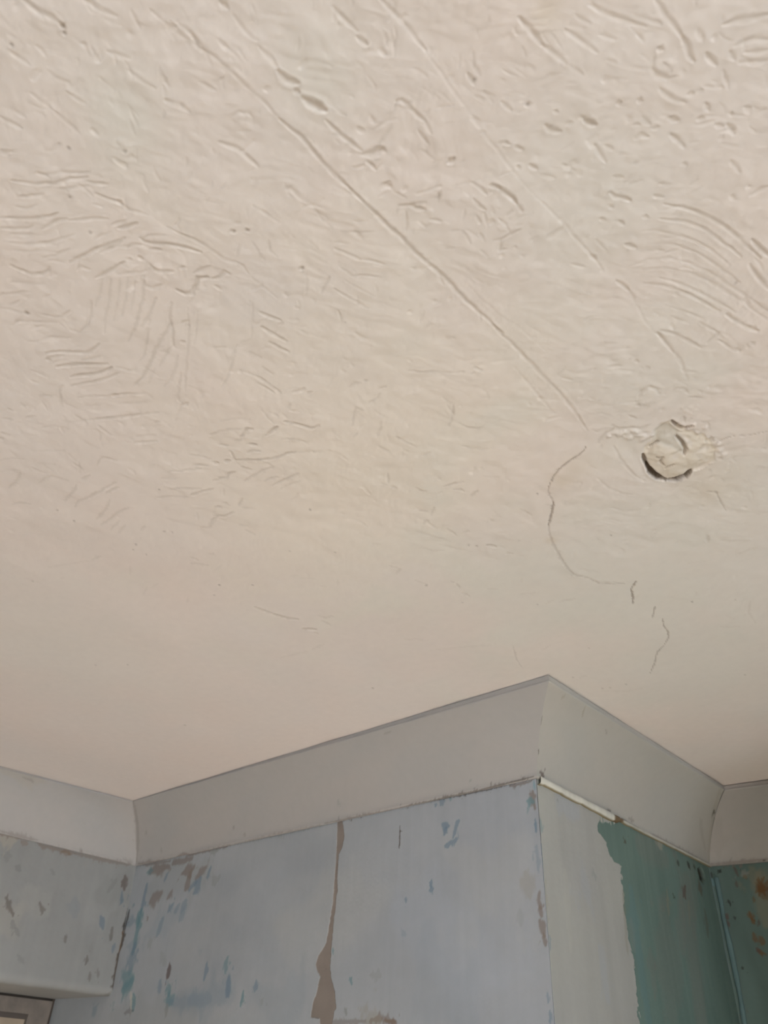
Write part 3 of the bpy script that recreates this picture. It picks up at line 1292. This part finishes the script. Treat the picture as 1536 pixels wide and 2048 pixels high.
bare = [(675, 1630), (673, 1690), (669, 1750), (665, 1800), (658, 1845), (651, 1885), (643, 1900), (635, 1912), (630, 1928), (632, 1940), (639, 1953),
        (632, 1985), (625, 2005), (620, 2035), (638, 2037), (641, 2062), (661, 2062), (668, 2022), (672, 2017), (669, 1985), (661, 1955), (659.5, 1930),
        (661.5, 1900), (664, 1870), (667, 1835), (670.5, 1812), (672, 1790), (675, 1782), (673.5, 1760), (676.5, 1710), (684, 1695), (689, 1672),
        (686, 1650), (684, 1630)]
w, sd = wb.inside([wb.ab(p) for p in bare])
rag = sd + 0.0008 * fbm(X[w] * 160, Z[w] * 160, 2, 120)
ins = 1 - smooth(-0.0009, 0.0009, rag)
wb.h[w] -= 0.0011 * ins
pl = PLASTER * (1 + 0.05 * fbm(X[w] * 30, Z[w] * 30, 3, 121))[..., None]
wb.col[w] = wb.col[w] * (1 - ins[..., None]) + pl * ins[..., None]
reg = np.zeros(X.shape, int)
mid = 1.0 * (X > wb.ab((668, 1760))[0])
reg[:] = 1 + mid.astype(int)
# right of the joint / left of the joint follows the strip itself
rw = reg[w]
rw[rag < 0] = 0
zz = [wb.ab(p) for p in ((674, 1630), (667, 1790), (655, 1890), (648, 1950), (645, 2050))]
zz = sorted(zz, key=lambda p: p[1])
cx = np.interp(Z, [p[1] for p in zz], [p[0] for p in zz])
side = 1 + (X > cx).astype(int)
reg = np.where(reg == 0, 0, side)
ms = wb.build('wall_front', mat_wall, reg)
wf = link('wall_front', ms[0], None, 'bare grey plaster strip and wall face between pale blue wallpaper', 'wall', 'structure')
link('wallpaper_sheet', ms[1], wf, 'pale blue painted paper with teal scuffs')
link('wallpaper_sheet', ms[2], wf, 'pale blue painted paper beside the outer corner')

# --- the return wall: cream paint torn back from teal
Lc = np.hypot(*(RB - OB)[:2])
wc = WallPatch(OB, RB, np.concatenate([np.arange(0, Lc, 0.0018), [Lc]]), graded(0.0, ZC - 0.02, 1.86, 2.285, 0.0018), TEAL)
X, Z = wc.A, wc.B
streak = fbm(X * 60, Z * 3.2, 3, 131)
wc.col *= 1 + 0.06 * streak[..., None] * np.array([1.3, 1.0, 0.9]) + 0.06 * fbm(X * 7, Z * 7, 2, 132)[..., None]
torn = [(1190, 1600), (1205, 1632), (1197, 1640), (1192, 1650), (1196, 1662), (1204, 1674), (1212, 1685), (1216, 1700), (1222, 1713), (1229, 1724),
        (1240, 1731), (1243, 1750), (1245, 1790), (1250, 1830), (1255, 1870), (1262, 1905), (1267, 1940), (1272, 1980), (1277, 2020), (1280, 2070),
        (1085, 2090), (1040, 1540)]
w, sd = wc.inside([wc.ab(p) for p in torn])
# everything on the outer-corner side of the tear keeps its cream coat
tp = sorted([wc.ab(p) for p in torn[:20]], key=lambda p: p[1])
edge = np.interp(Z, [p[1] for p in tp], [p[0] for p in tp])
sdx = X - edge + 0.0055 * fbm(X * 70, Z * 90, 4, 135) - 0.05 * smooth(2.238, 2.256, Z + 0.006 * vnoise(X * 180, Z * 20, 137)) * (vnoise(X * 160, Z * 8, 136) > -0.15)
coat = 1 - smooth(-0.0012, 0.0012, sdx)
WALLC = np.array([0.475, 0.467, 0.435])
cw = WALLC * (1 + 0.04 * fbm(X * 40, Z * 5, 3, 137)[..., None] + 0.04 * fbm(X * 8, Z * 8, 2, 138)[..., None] * np.array([1.0, 1.0, 0.6]))
wc.col = wc.col * (1 - coat[..., None]) + cw * coat[..., None]
wc.h += 0.0012 * coat + 0.0008 * fbm(X * 7, Z * 7, 2, 139) + 0.00008 * fbm(X * 200, Z * 200, 2, 140)
wc.marks('''
s 26 .3 1125,1610 1150,1625
w 10 .35 1130,1740 1140,1900
s 20 .2 1165,1750 1175,1800
s 14 .25 1200,1900 1215,2000
g 4 .4 1190,1760 1186,1740
g 3 .5 1114,1598 1115,1604
n 3 .7 1130,1588 1160,1604 1190,1620
y 4 .6 1140,1594 1143,1600
t 5 .5 1080,1640 1082,1660
y 5 .25 1090,1760 1092,1900
b 3 .5 1098,1870 1100,1900
y 6 .35 1247,1790 1252,1900
c 7 .6 1318,1688 1322,1696
c 5 .4 1310,1684 1316,1690
y 5 .4 1334,1786 1338,1830
y 4 .3 1378,1800 1380,1850
n 16 .25 1360,1790 1366,1900
n 34 .30 1372,1760 1385,1900 1404,2040
n 26 .22 1330,1800 1345,2030
t 14 .35 1262,1780 1278,1920 1296,2040
n 30 .25 1280,1690 1330,1720
n 20 .2 1385,1740 1390,1830
n 10 .25 1300,1900 1310,2000
g 12 .25 1262,1840 1268,1900
k 4.56 .92 1375,1724 1380,1737
k 3.8 .72 1355,1722 1357,1730
k 3.8 .72 1388,1730 1390,1738
m 5.699999999999999 .92 1371,1772 1369,1782 1367,1793
m 7.6 .72 1400,1770 1403,1786
m 4 .45 1410,1820 1416,1870
k 3.8 .72 1349,1793 1350,1796
d 3.8 .82 1250,1680 1252,1686
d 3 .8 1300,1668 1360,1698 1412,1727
''', COLS)
hw, hd = wc.inside([wc.ab(p) for p in [(1396, 1738), (1402, 1735), (1408, 1746), (1410, 1757), (1407, 1766), (1400, 1757)]])
hm = 1 - smooth(-0.002, 0.004, hd + 0.001 * fbm(X[hw] * 200, Z[hw] * 200, 2, 141))
wc.h[hw] -= 0.009 * hm
wc.col[hw] = wc.col[hw] * (1 - 0.9 * hm[..., None]) + srgb(52, 42, 32) * 0.9 * hm[..., None]
reg = (coat > 0.5).astype(int)
ms = wc.build('wall_return', mat_wall, reg)
wr = link('wall_return', ms[0], None, 'dark teal painted return wall with a torn cream coat', 'wall', 'structure')
link('paint_layer', ms[1], wr, 'cream paint layer with a torn edge')

# --- the alcove wall: teal with rust marks
Ld = np.hypot(*(DB - RB)[:2])
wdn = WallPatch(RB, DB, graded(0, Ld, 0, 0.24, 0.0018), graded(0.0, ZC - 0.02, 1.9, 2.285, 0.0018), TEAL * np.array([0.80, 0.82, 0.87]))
X, Z = wdn.A, wdn.B
wdn.col *= 1 + 0.08 * fbm(X * 30, Z * 6, 3, 151)[..., None] + 0.05 * fbm(X * 9, Z * 9, 2, 152)[..., None]
wdn.h += 0.0007 * fbm(X * 9, Z * 9, 2, 153) + 0.0001 * fbm(X * 160, Z * 160, 2, 154)
wdn.marks('''
y 16 .45 1522,1750 1530,1800 1532,1850
y 10 .4 1505,1740 1512,1765
c 6 .35 1486,1745 1490,1752
r 3 .8 1515,1760 1522,1775 1530,1790
r 3 .8 1524,1758 1522,1775 1518,1792
r 3 .7 1536,1762 1524,1778 1512,1784
r 4 .75 1536,1775 1528,1780
r 8 .6 1536,1785 1526,1795
m 4 .8 1448,1830 1454,1836
m 3 .8 1454,1842 1459,1853
k 2 .7 1468,1833 1470,1838
r 4 .85 1499,1824 1503,1838
r 4 .8 1504,1838 1508,1846
m 2.4 .7 1517,1840 1519,1850
r 3.4 .7 1506,1866 1510,1882
r 4 .7 1524,1876 1526,1888
r 4 .8 1516,1900 1524,1906
m 2.4 .7 1512,1896 1518,1905
k 2.4 .8 1456,1800 1461,1809
k 2 .6 1438,1792 1442,1798
k 2.4 .85 1438,1741 1442,1744
m 2.6 .8 1467,1733 1472,1742 1476,1752
m 2 .7 1472,1762 1474,1774
r 4 .5 1490,1752 1492,1756
k 2 .7 1484,1934 1486,1938
m 4 .5 1482,2028 1490,2036
k 3 .7 1423,1745 1424,1756
t 4 .7 1424,1758 1428,1770
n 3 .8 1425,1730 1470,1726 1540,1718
g 8 .3 1440,1920 1446,2000
''', COLS)
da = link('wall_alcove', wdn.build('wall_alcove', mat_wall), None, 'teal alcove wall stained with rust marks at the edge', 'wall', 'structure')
# a thin bead of blue paint down the inner corner
zz = np.linspace(0.0, ZB - 0.03, 160)
th = np.linspace(-0.3, math.pi + 0.3, 7)
bw = 0.0046 + 0.0012 * fbm(zz * 14, zz * 0, 2, 160) + 0.0
pc = RB[:2] + np.array([0.012, -0.0008])
V = np.stack([pc[0] + np.cos(th)[None] * bw[:, None] * 1.2 + 0.0015 * vnoise(zz * 20, zz * 0, 3)[:, None], pc[1] - np.sin(th)[None] * bw[:, None] * 0.7,
              np.repeat(zz[:, None], 7, 1)], -1)
idx = np.arange(160 * 7).reshape(160, 7)
Fq = np.stack([idx[:-1, :-1], idx[:-1, 1:], idx[1:, 1:], idx[1:, :-1]], -1).reshape(-1, 4)
colb = np.repeat((W(88, 110, 113) * (1 + 0.1 * fbm(zz * 40, zz * 0, 2, 9))[:, None])[:, None, :], 7, 1).reshape(-1, 3)
link('corner_bead', mesh_from('corner_bead', V.reshape(-1, 3), Fq, mat_wall, colb), da, 'pale blue paint bead in the corner')


# --- sheets swept along a profile: lintel of the left wall, and the coves
class Sweep(Patch):
    """profile rows run across, path runs along; coordinates A along the path, B along the profile (metres)"""

    def __init__(s, pos, svals, bvals, base):
        A, B = np.meshgrid(svals, bvals, indexing='ij')
        P = pos(A, B)
        dA = np.gradient(P, axis=0) / np.maximum(1e-9, np.gradient(svals))[:, None, None]
        dB = np.gradient(P, axis=1)
        N = np.cross(dA, dB)
        N /= np.maximum(1e-12, np.linalg.norm(N, axis=-1, keepdims=True))
        c = CAM - P
        if np.mean(np.sum(N * c, -1)) < 0:
            N = -N
        super().__init__(P, N, A, B, base)
        # where the photo's pixels fall on it (nearest sample seen by the camera)
        v = P - CAM
        z = v @ _d
        s.u = 768 + FPX * (v @ CR) / z
        s.v = 1024 - FPX * (v @ CU) / z

    def ab(s, p):
        k = np.argmin((s.u - p[0]) ** 2 + (s.v - p[1]) ** 2)
        i, j = np.unravel_index(k, s.u.shape)
        return np.array([s.A[i, j], s.B[i, j]])

    def loc(s, p):
        k = np.argmin((s.u - p[0]) ** 2 + (s.v - p[1]) ** 2)
        return np.linalg.norm(s.P.reshape(-1, 3)[k] - CAM) / FPX

    marks = WallPatch.marks


# left wall above the door opening: face, rounded arris, soffit running back to the door frame
KA = hit(224, 1993, np.cross(OB - LB, [0, 0, 1.0]), LB)          # foot of the corner crack
lean = ((KA - LB)[:2]) / (ZB - ZS)
ea = (AB - LB)[:2] / np.hypot(*(AB - LB)[:2])
na = np.array([-ea[1], ea[0]])
if na[0] < 0:
    na = -na
R_ = 0.020
prof = [(0.0, ZC - 0.02)] + [(0.0, z) for z in np.arange(2.29, ZS + R_ + 0.001, -0.0018)]
prof += [(-R_ + R_ * math.cos(t), ZS + R_ - R_ * math.sin(t)) for t in np.linspace(0, math.pi / 2, 9)]
prof += [(-R_ - x, ZS) for x in np.linspace(0.004, 0.31, 60)]
prof = np.array(prof)
pb = np.concatenate([[0], np.cumsum(np.hypot(*(prof[1:] - prof[:-1]).T))])


def pos_a(A, B):
    o = np.interp(B, pb, prof[:, 0])
    z = np.interp(B, pb, prof[:, 1])
    t = (ZB - z)
    return np.stack([LB[0] + A * ea[0] + o * na[0] + lean[0] * t, LB[1] + A * ea[1] + o * na[1], z], -1)


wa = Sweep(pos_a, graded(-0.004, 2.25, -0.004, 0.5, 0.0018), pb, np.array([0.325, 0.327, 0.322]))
X, Y = wa.P[..., 1], wa.P[..., 2]
wa.col *= 1 + 0.05 * fbm(X * 8, Y * 8, 3, 171)[..., None] + 0.03 * fbm(X * 60, Y * 8, 2, 172)[..., None]
wa.h += 0.0013 * fbm(X * 8, Y * 8, 2, 173) + 0.0001 * fbm(X * 160, Y * 160, 2, 174)
wa.marks('''
c 30 .2 0,1820 20,1860
w 26 .14 60,1780 90,1820
g 5 .5 10,1712 22,1712
g 5 .7 32,1732 40,1740
g 3.4 .5 104,1738 110,1750
d 3.6 .6 13,1798 20,1815 26,1831
d 3.6 .55 81,1808 85,1826
g 4 .6 24,1842 30,1855
g 4 .6 33,1858 38,1870
b 4.5 .7 202,1836 206,1858
d 3 .6 221,1880 226,1855
b 3 .6 225,1905 229,1888
d 2.6 .5 131,1872 131,1886
d 2.6 .55 174,1912 172,1928
g 4 .5 38,1912 46,1926
d 3 .45 180,1945 179,1962
d 3 .4 195,1940 196,1955
m 4 .9 249,1752 248,1780
b 3.4 .85 244,1784 242,1806
g 4 .5 232,1760 215,1785
b 12 .2 150,1800 150,1830
g 20 .25 200,1790 230,1780 250,1760
g 14 .2 215,1880 225,1830
c 9 .5 0,1677 30,1680
n 4 .7 45,1684 55,1689
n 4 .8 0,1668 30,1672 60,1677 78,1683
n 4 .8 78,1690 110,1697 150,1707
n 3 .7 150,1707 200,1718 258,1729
r 4 .4 125,1704 140,1709
k 2.4 .95 257,1818 251,1848 246,1876
d 2.6 .95 246,1876 238,1912 230,1950 223,1992
r 5 .7 249,1870 247,1885 246,1900
d 4 .5 210,1990 224,1993
g 5 .5 200,1990 222,1990
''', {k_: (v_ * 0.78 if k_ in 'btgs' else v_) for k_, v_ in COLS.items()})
link('wall_left', wa.build('wall_left', mat_wall), None, 'grey-white chipped wall over the door opening', 'wall', 'structure')


# ------------------------------------------------------------------ coves (plaster cornice), one run per wall
def cove(name, label, B0, B1, T0, T1, lip0, lip1, fine, marks, base, s_step=0.003, fill=0.0):
    D = ZC - ZB
    ln = np.hypot(*(B1 - B0)[:2])
    sag = 0.14
    # normalised profile (o: 0 wall .. 1 ceiling edge, q: 0 bottom .. 1 top); lip is the small upright edge under the ceiling
    pts = [(0.0, -0.035), (0.03, -0.035), (0.05, -0.03), (0.055, -0.015), (0.055, 0.0), (0.055, 0.03)]
    for t in np.linspace(0.0, 1, 40)[1:]:
        x, y = 0.055 + t * (1.0 - 0.055), 0.03 + t * 0.97
        k = 4 * sag * t * (1 - t) * 0.7071
        pts.append((x - k, y + k))
    pts = np.array(pts)
    n0 = len(pts)
    b_ = np.concatenate([[0], np.cumsum(np.hypot(*(pts[1:] - pts[:-1]).T))]) * D
    lipb = np.array([0.0015, 0.004, 0.007, 0.010, 0.0125, 0.0145, 0.016])
    bv = np.concatenate([b_, b_[-1] + lipb])

    def pos(A, B):
        t = (A / ln)[..., None]
        bot, top = B0 * (1 - t) + B1 * t, T0 * (1 - t) + T1 * t
        lip = (lip0 * (1 - t) + lip1 * t)[..., 0]
        o = np.interp(B, b_, pts[:, 0])
        q = np.interp(B, b_, pts[:, 1])
        lf = np.clip((B - b_[-1]) / lipb[-1], 0, 1)
        z = ZB + q * (D - lip) + lip * np.minimum(1.15, lf * 1.12)
        o = o - 0.020 * smooth(0.0, 0.12, lf) - 0.035 * smooth(0.74, 0.92, lf)
        xy = bot[..., :2] + o[..., None] * (top - bot)[..., :2]
        return np.concatenate([xy, z[..., None]], -1)

    sv = graded(0, ln, fine[0] * ln, fine[1] * ln, s_step)
    sv = sv[(sv >= 0) & (sv <= ln)]
    c = Sweep(pos, sv, bv, base)
    Px, Py, Pz = c.P[..., 0], c.P[..., 1], c.P[..., 2]
    g = c.A
    c.h += 0.0010 * fbm(g * 7, c.B * 14, 2, 181) + 0.0001 * fbm(g * 120, c.B * 120, 2, 182)
    c.h[:, :3] = 0
    c.h[:, -3:] = 0
    c.h *= smooth(0, 0.05, np.minimum(g, ln - g))
    c.col *= 1 + 0.02 * fbm(g * 8, c.B * 12, 3, 183)[..., None] * np.array([1.2, 0.6, 0.2])
    c.marks(marks, COLS, 0.0001)
    o = link(name, c.build(name, mat_cove), None, label, 'cove cornice', 'structure')
    return o


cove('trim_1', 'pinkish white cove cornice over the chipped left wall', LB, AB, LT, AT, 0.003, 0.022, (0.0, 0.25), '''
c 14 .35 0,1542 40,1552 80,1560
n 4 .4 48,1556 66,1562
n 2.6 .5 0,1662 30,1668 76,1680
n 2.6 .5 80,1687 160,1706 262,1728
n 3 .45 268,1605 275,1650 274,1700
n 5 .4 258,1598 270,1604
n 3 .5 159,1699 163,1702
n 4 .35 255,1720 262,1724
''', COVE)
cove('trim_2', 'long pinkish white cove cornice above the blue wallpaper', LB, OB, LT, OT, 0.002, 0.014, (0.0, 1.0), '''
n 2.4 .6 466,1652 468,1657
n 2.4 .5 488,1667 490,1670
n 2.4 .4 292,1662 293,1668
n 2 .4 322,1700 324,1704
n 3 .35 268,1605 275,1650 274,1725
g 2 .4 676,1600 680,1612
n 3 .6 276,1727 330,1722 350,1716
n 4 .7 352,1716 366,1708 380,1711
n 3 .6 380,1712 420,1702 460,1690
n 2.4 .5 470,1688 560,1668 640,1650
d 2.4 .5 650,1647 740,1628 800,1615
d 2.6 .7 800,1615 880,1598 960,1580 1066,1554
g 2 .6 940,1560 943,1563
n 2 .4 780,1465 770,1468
''', COVE)  # dark marks along the foot paint in the shadow line; brown ones are dirt
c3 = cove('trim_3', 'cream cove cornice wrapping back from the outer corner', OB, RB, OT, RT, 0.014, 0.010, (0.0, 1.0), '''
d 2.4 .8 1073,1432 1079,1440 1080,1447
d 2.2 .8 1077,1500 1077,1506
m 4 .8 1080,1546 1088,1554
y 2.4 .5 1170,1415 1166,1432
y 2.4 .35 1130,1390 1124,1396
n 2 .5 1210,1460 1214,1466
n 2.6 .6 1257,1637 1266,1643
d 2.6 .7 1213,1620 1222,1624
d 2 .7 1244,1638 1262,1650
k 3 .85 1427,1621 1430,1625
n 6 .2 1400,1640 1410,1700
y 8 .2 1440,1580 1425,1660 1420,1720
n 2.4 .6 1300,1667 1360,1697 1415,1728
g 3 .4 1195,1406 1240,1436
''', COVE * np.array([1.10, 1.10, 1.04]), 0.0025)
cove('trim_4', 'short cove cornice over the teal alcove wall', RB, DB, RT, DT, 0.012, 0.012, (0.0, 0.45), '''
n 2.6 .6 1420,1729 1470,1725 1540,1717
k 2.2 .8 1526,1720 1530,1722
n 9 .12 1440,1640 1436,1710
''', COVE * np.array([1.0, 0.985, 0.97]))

# the proud strip of filler under the cove on the return wall
ps = np.linspace(0.0, 1.0, 90)
hh = np.where(ps < 0.40, 0.0125, 0.006 - 0.003 * (ps - 0.4))
hh = hh * (1 + 0.12 * fbm(ps * 40, ps * 0, 2, 190))
dd = np.where(ps < 0.40, 0.0095, 0.0075)
Pm = OB[None] * (1 - ps[:, None]) + RB[None] * ps[:, None]
nrm = np.array([wc.n3[0], wc.n3[1], 0.0])
nrm = nrm / np.linalg.norm(nrm)
if nrm[0] < 0:
    nrm = -nrm
top = ZB - 0.001
ring = [(0.0, 0.0), (1.0, 0.0), (1.08, -0.35), (0.95, -0.85), (0.6, -1.0), (0.0, -1.02)]
V = np.stack([Pm + nrm * (dd * a)[:, None] + np.array([0, 0, 1.0]) * ((top - ZB) + hh * b)[:, None] for a, b in ring], 1)
idx = np.arange(90 * 6).reshape(90, 6)
Fq = np.stack([idx[:-1, :-1], idx[1:, :-1], idx[1:, 1:], idx[:-1, 1:]], -1).reshape(-1, 4)
cf = np.empty((90, 6, 3))
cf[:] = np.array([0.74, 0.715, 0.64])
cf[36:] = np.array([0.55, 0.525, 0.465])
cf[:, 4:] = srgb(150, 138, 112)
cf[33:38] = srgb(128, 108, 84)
cf *= (1 + 0.12 * fbm(ps * 60, ps * 0 + 0.5, 2, 192))[:, None, None]
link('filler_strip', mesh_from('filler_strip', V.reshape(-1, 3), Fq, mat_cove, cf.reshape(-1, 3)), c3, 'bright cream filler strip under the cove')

# ------------------------------------------------------------------ door in the left wall (only its head shows)
m_frame = plain_material('door_frame_paint', srgb(118, 110, 104), 0.6, srgb(138, 128, 120), 30)
m_panel = plain_material('door_panel_paint', srgb(168, 152, 134), 0.6, srgb(182, 166, 148), 20)
m_line = plain_material('moulding_shade', srgb(92, 84, 80), 0.7)
m_gap = plain_material('dark_gap', srgb(78, 70, 64), 0.9)
XF = hit(112, 2006, np.cross(OB - LB, [0, 0, 1.0]), LB)[0]
YF = LB[1] - 0.004
dm = bpy.data.objects.new('door_1', None)
scn.collection.objects.link(dm)
dm.location = (XF, YF, 0)
dm['label'] = 'grey-brown moulded door frame and door under the lintel'
dm['category'] = 'door'
dm['kind'] = 'structure'
W_ = 0.82


def dpart(name, bl, mat, parent=dm, label=None):
    return link(name, boxes(name, bl, mat), parent, label)


zt = ZS + 0.012
dpart('jamb', [(-0.05, 0.0, -0.068, -0.009, 0.0, ZS - 0.006)], m_frame)
dpart('jamb', [(-0.05, 0.0, -W_ - 0.06, -W_, 0.0, ZS - 0.006)], m_frame)
dpart('frame_head', [(-0.05, 0.0, -W_, -0.068, ZS - 0.040, ZS - 0.006)], m_frame)
dpart('gap_filler', [(-0.048, -0.006, -0.009, 0.006, 0.0, ZS + 0.012)], m_gap, label='dark gap beside the frame')
dpart('gap_filler', [(-0.048, -0.010, -W_ - 0.06, -0.009, ZS - 0.006, ZS + 0.012)], m_gap, label='dark strip painted as the shadow gap over the frame head')  # dark box standing in for the shadow line under the soffit
dpart('moulding', [(-0.05, -0.006, -W_, -0.068, ZS - 0.052, ZS - 0.040)], m_line, label='dark recessed line under the frame head')
dl = dpart('door_leaf', [(-0.05, -0.012, -W_, -0.068, 0.005, ZS - 0.052)], m_panel, label='tan door leaf')
kn = dpart('handle', [(-0.012, 0.03, -W_ + 0.05, -W_ + 0.07, 0.95, 1.05)], m_gap, dl)

# ------------------------------------------------------------------ the rest of the room (behind the camera)
m_floor = plain_material('pale_floorboards', srgb(186, 176, 162), 0.6, srgb(194, 185, 172), 3)
m_room = plain_material('room_wall_paint', srgb(104, 122, 124), 0.7, srgb(116, 132, 134), 4)
m_white = plain_material('window_paint', srgb(225, 225, 222), 0.4)
x0, x1, y0, y1 = -1.75, X_E, BACK_Y, 0.90
fl = bpy.data.objects.new('floor', boxes('floor', [(x0, x1, y0, y1, -0.03, -0.012)], m_floor))
scn.collection.objects.link(fl)
fl['label'], fl['category'], fl['kind'] = 'pale timber floor below the camera', 'floor', 'structure'
k, xx = 0, x0
pm = boxes('floorboard', [(0.002, 0.148, 0, y1 - y0, -0.012, 0.0)], m_floor)
while xx + 0.15 <= x1:
    pb_ = link('floorboard', pm, fl)
    pb_.location = (xx, y0, 0)
    xx += 0.15
link('wall_back', boxes('wall_back', [(x0, x1 + 0.2, y0 - 0.15, y0, 0, ZC - 0.012)], m_room), None, 'plain grey-blue wall opposite the papered wall', 'wall', 'structure')
link('wall_alcove_shade', boxes('wall_alcove_shade', [(0.62, 0.74, 0.14, 0.90, 0, ZC - 0.012)], m_room), None, 'short grey-blue wall added out of view to shade the alcove', 'wall', 'structure')  # added unseen wall, blocks window light to darken the alcove
link('wall_east', boxes('wall_east', [(x1, x1 + 0.2, y0, WIN_Y0, 0, ZC - 0.012), (x1, x1 + 0.2, WIN_Y1, y1, 0, ZC - 0.012), (x1, x1 + 0.2, WIN_Y0, WIN_Y1, 0, WIN_Z0),
                                      (x1, x1 + 0.2, WIN_Y0, WIN_Y1, WIN_Z1, ZC - 0.012)], m_room), None, 'plain grey-blue side wall around the sunny window', 'wall', 'structure')
link('wall_north', boxes('wall_north', [(0.74, x1, 0.14, 0.29, 0, ZC - 0.012)], m_room), None, 'plain grey-blue wall beside the alcove', 'wall', 'structure')
wn = bpy.data.objects.new('window_1', None)
scn.collection.objects.link(wn)
wn['label'], wn['category'], wn['kind'] = 'white two-light casement window', 'window', 'structure'
xb = x1 + 0.08
ym = (WIN_Y0 + WIN_Y1) / 2
link('frame', boxes('frame', [(xb, xb + 0.06, WIN_Y0, WIN_Y0 + 0.05, WIN_Z0, WIN_Z1), (xb, xb + 0.06, WIN_Y1 - 0.05, WIN_Y1, WIN_Z0, WIN_Z1),
                              (xb, xb + 0.06, WIN_Y0 + 0.05, WIN_Y1 - 0.05, WIN_Z0, WIN_Z0 + 0.05),
                              (xb, xb + 0.06, WIN_Y0 + 0.05, WIN_Y1 - 0.05, WIN_Z1 - 0.05, WIN_Z1),
                              (xb, xb + 0.06, ym - 0.025, ym + 0.025, WIN_Z0 + 0.05, WIN_Z1 - 0.05)], m_white), wn)
link('sill', boxes('sill', [(x1 - 0.06, xb, WIN_Y0 - 0.05, WIN_Y1 + 0.05, WIN_Z0 - 0.03, WIN_Z0)], m_white), wn)
make_ceiling()
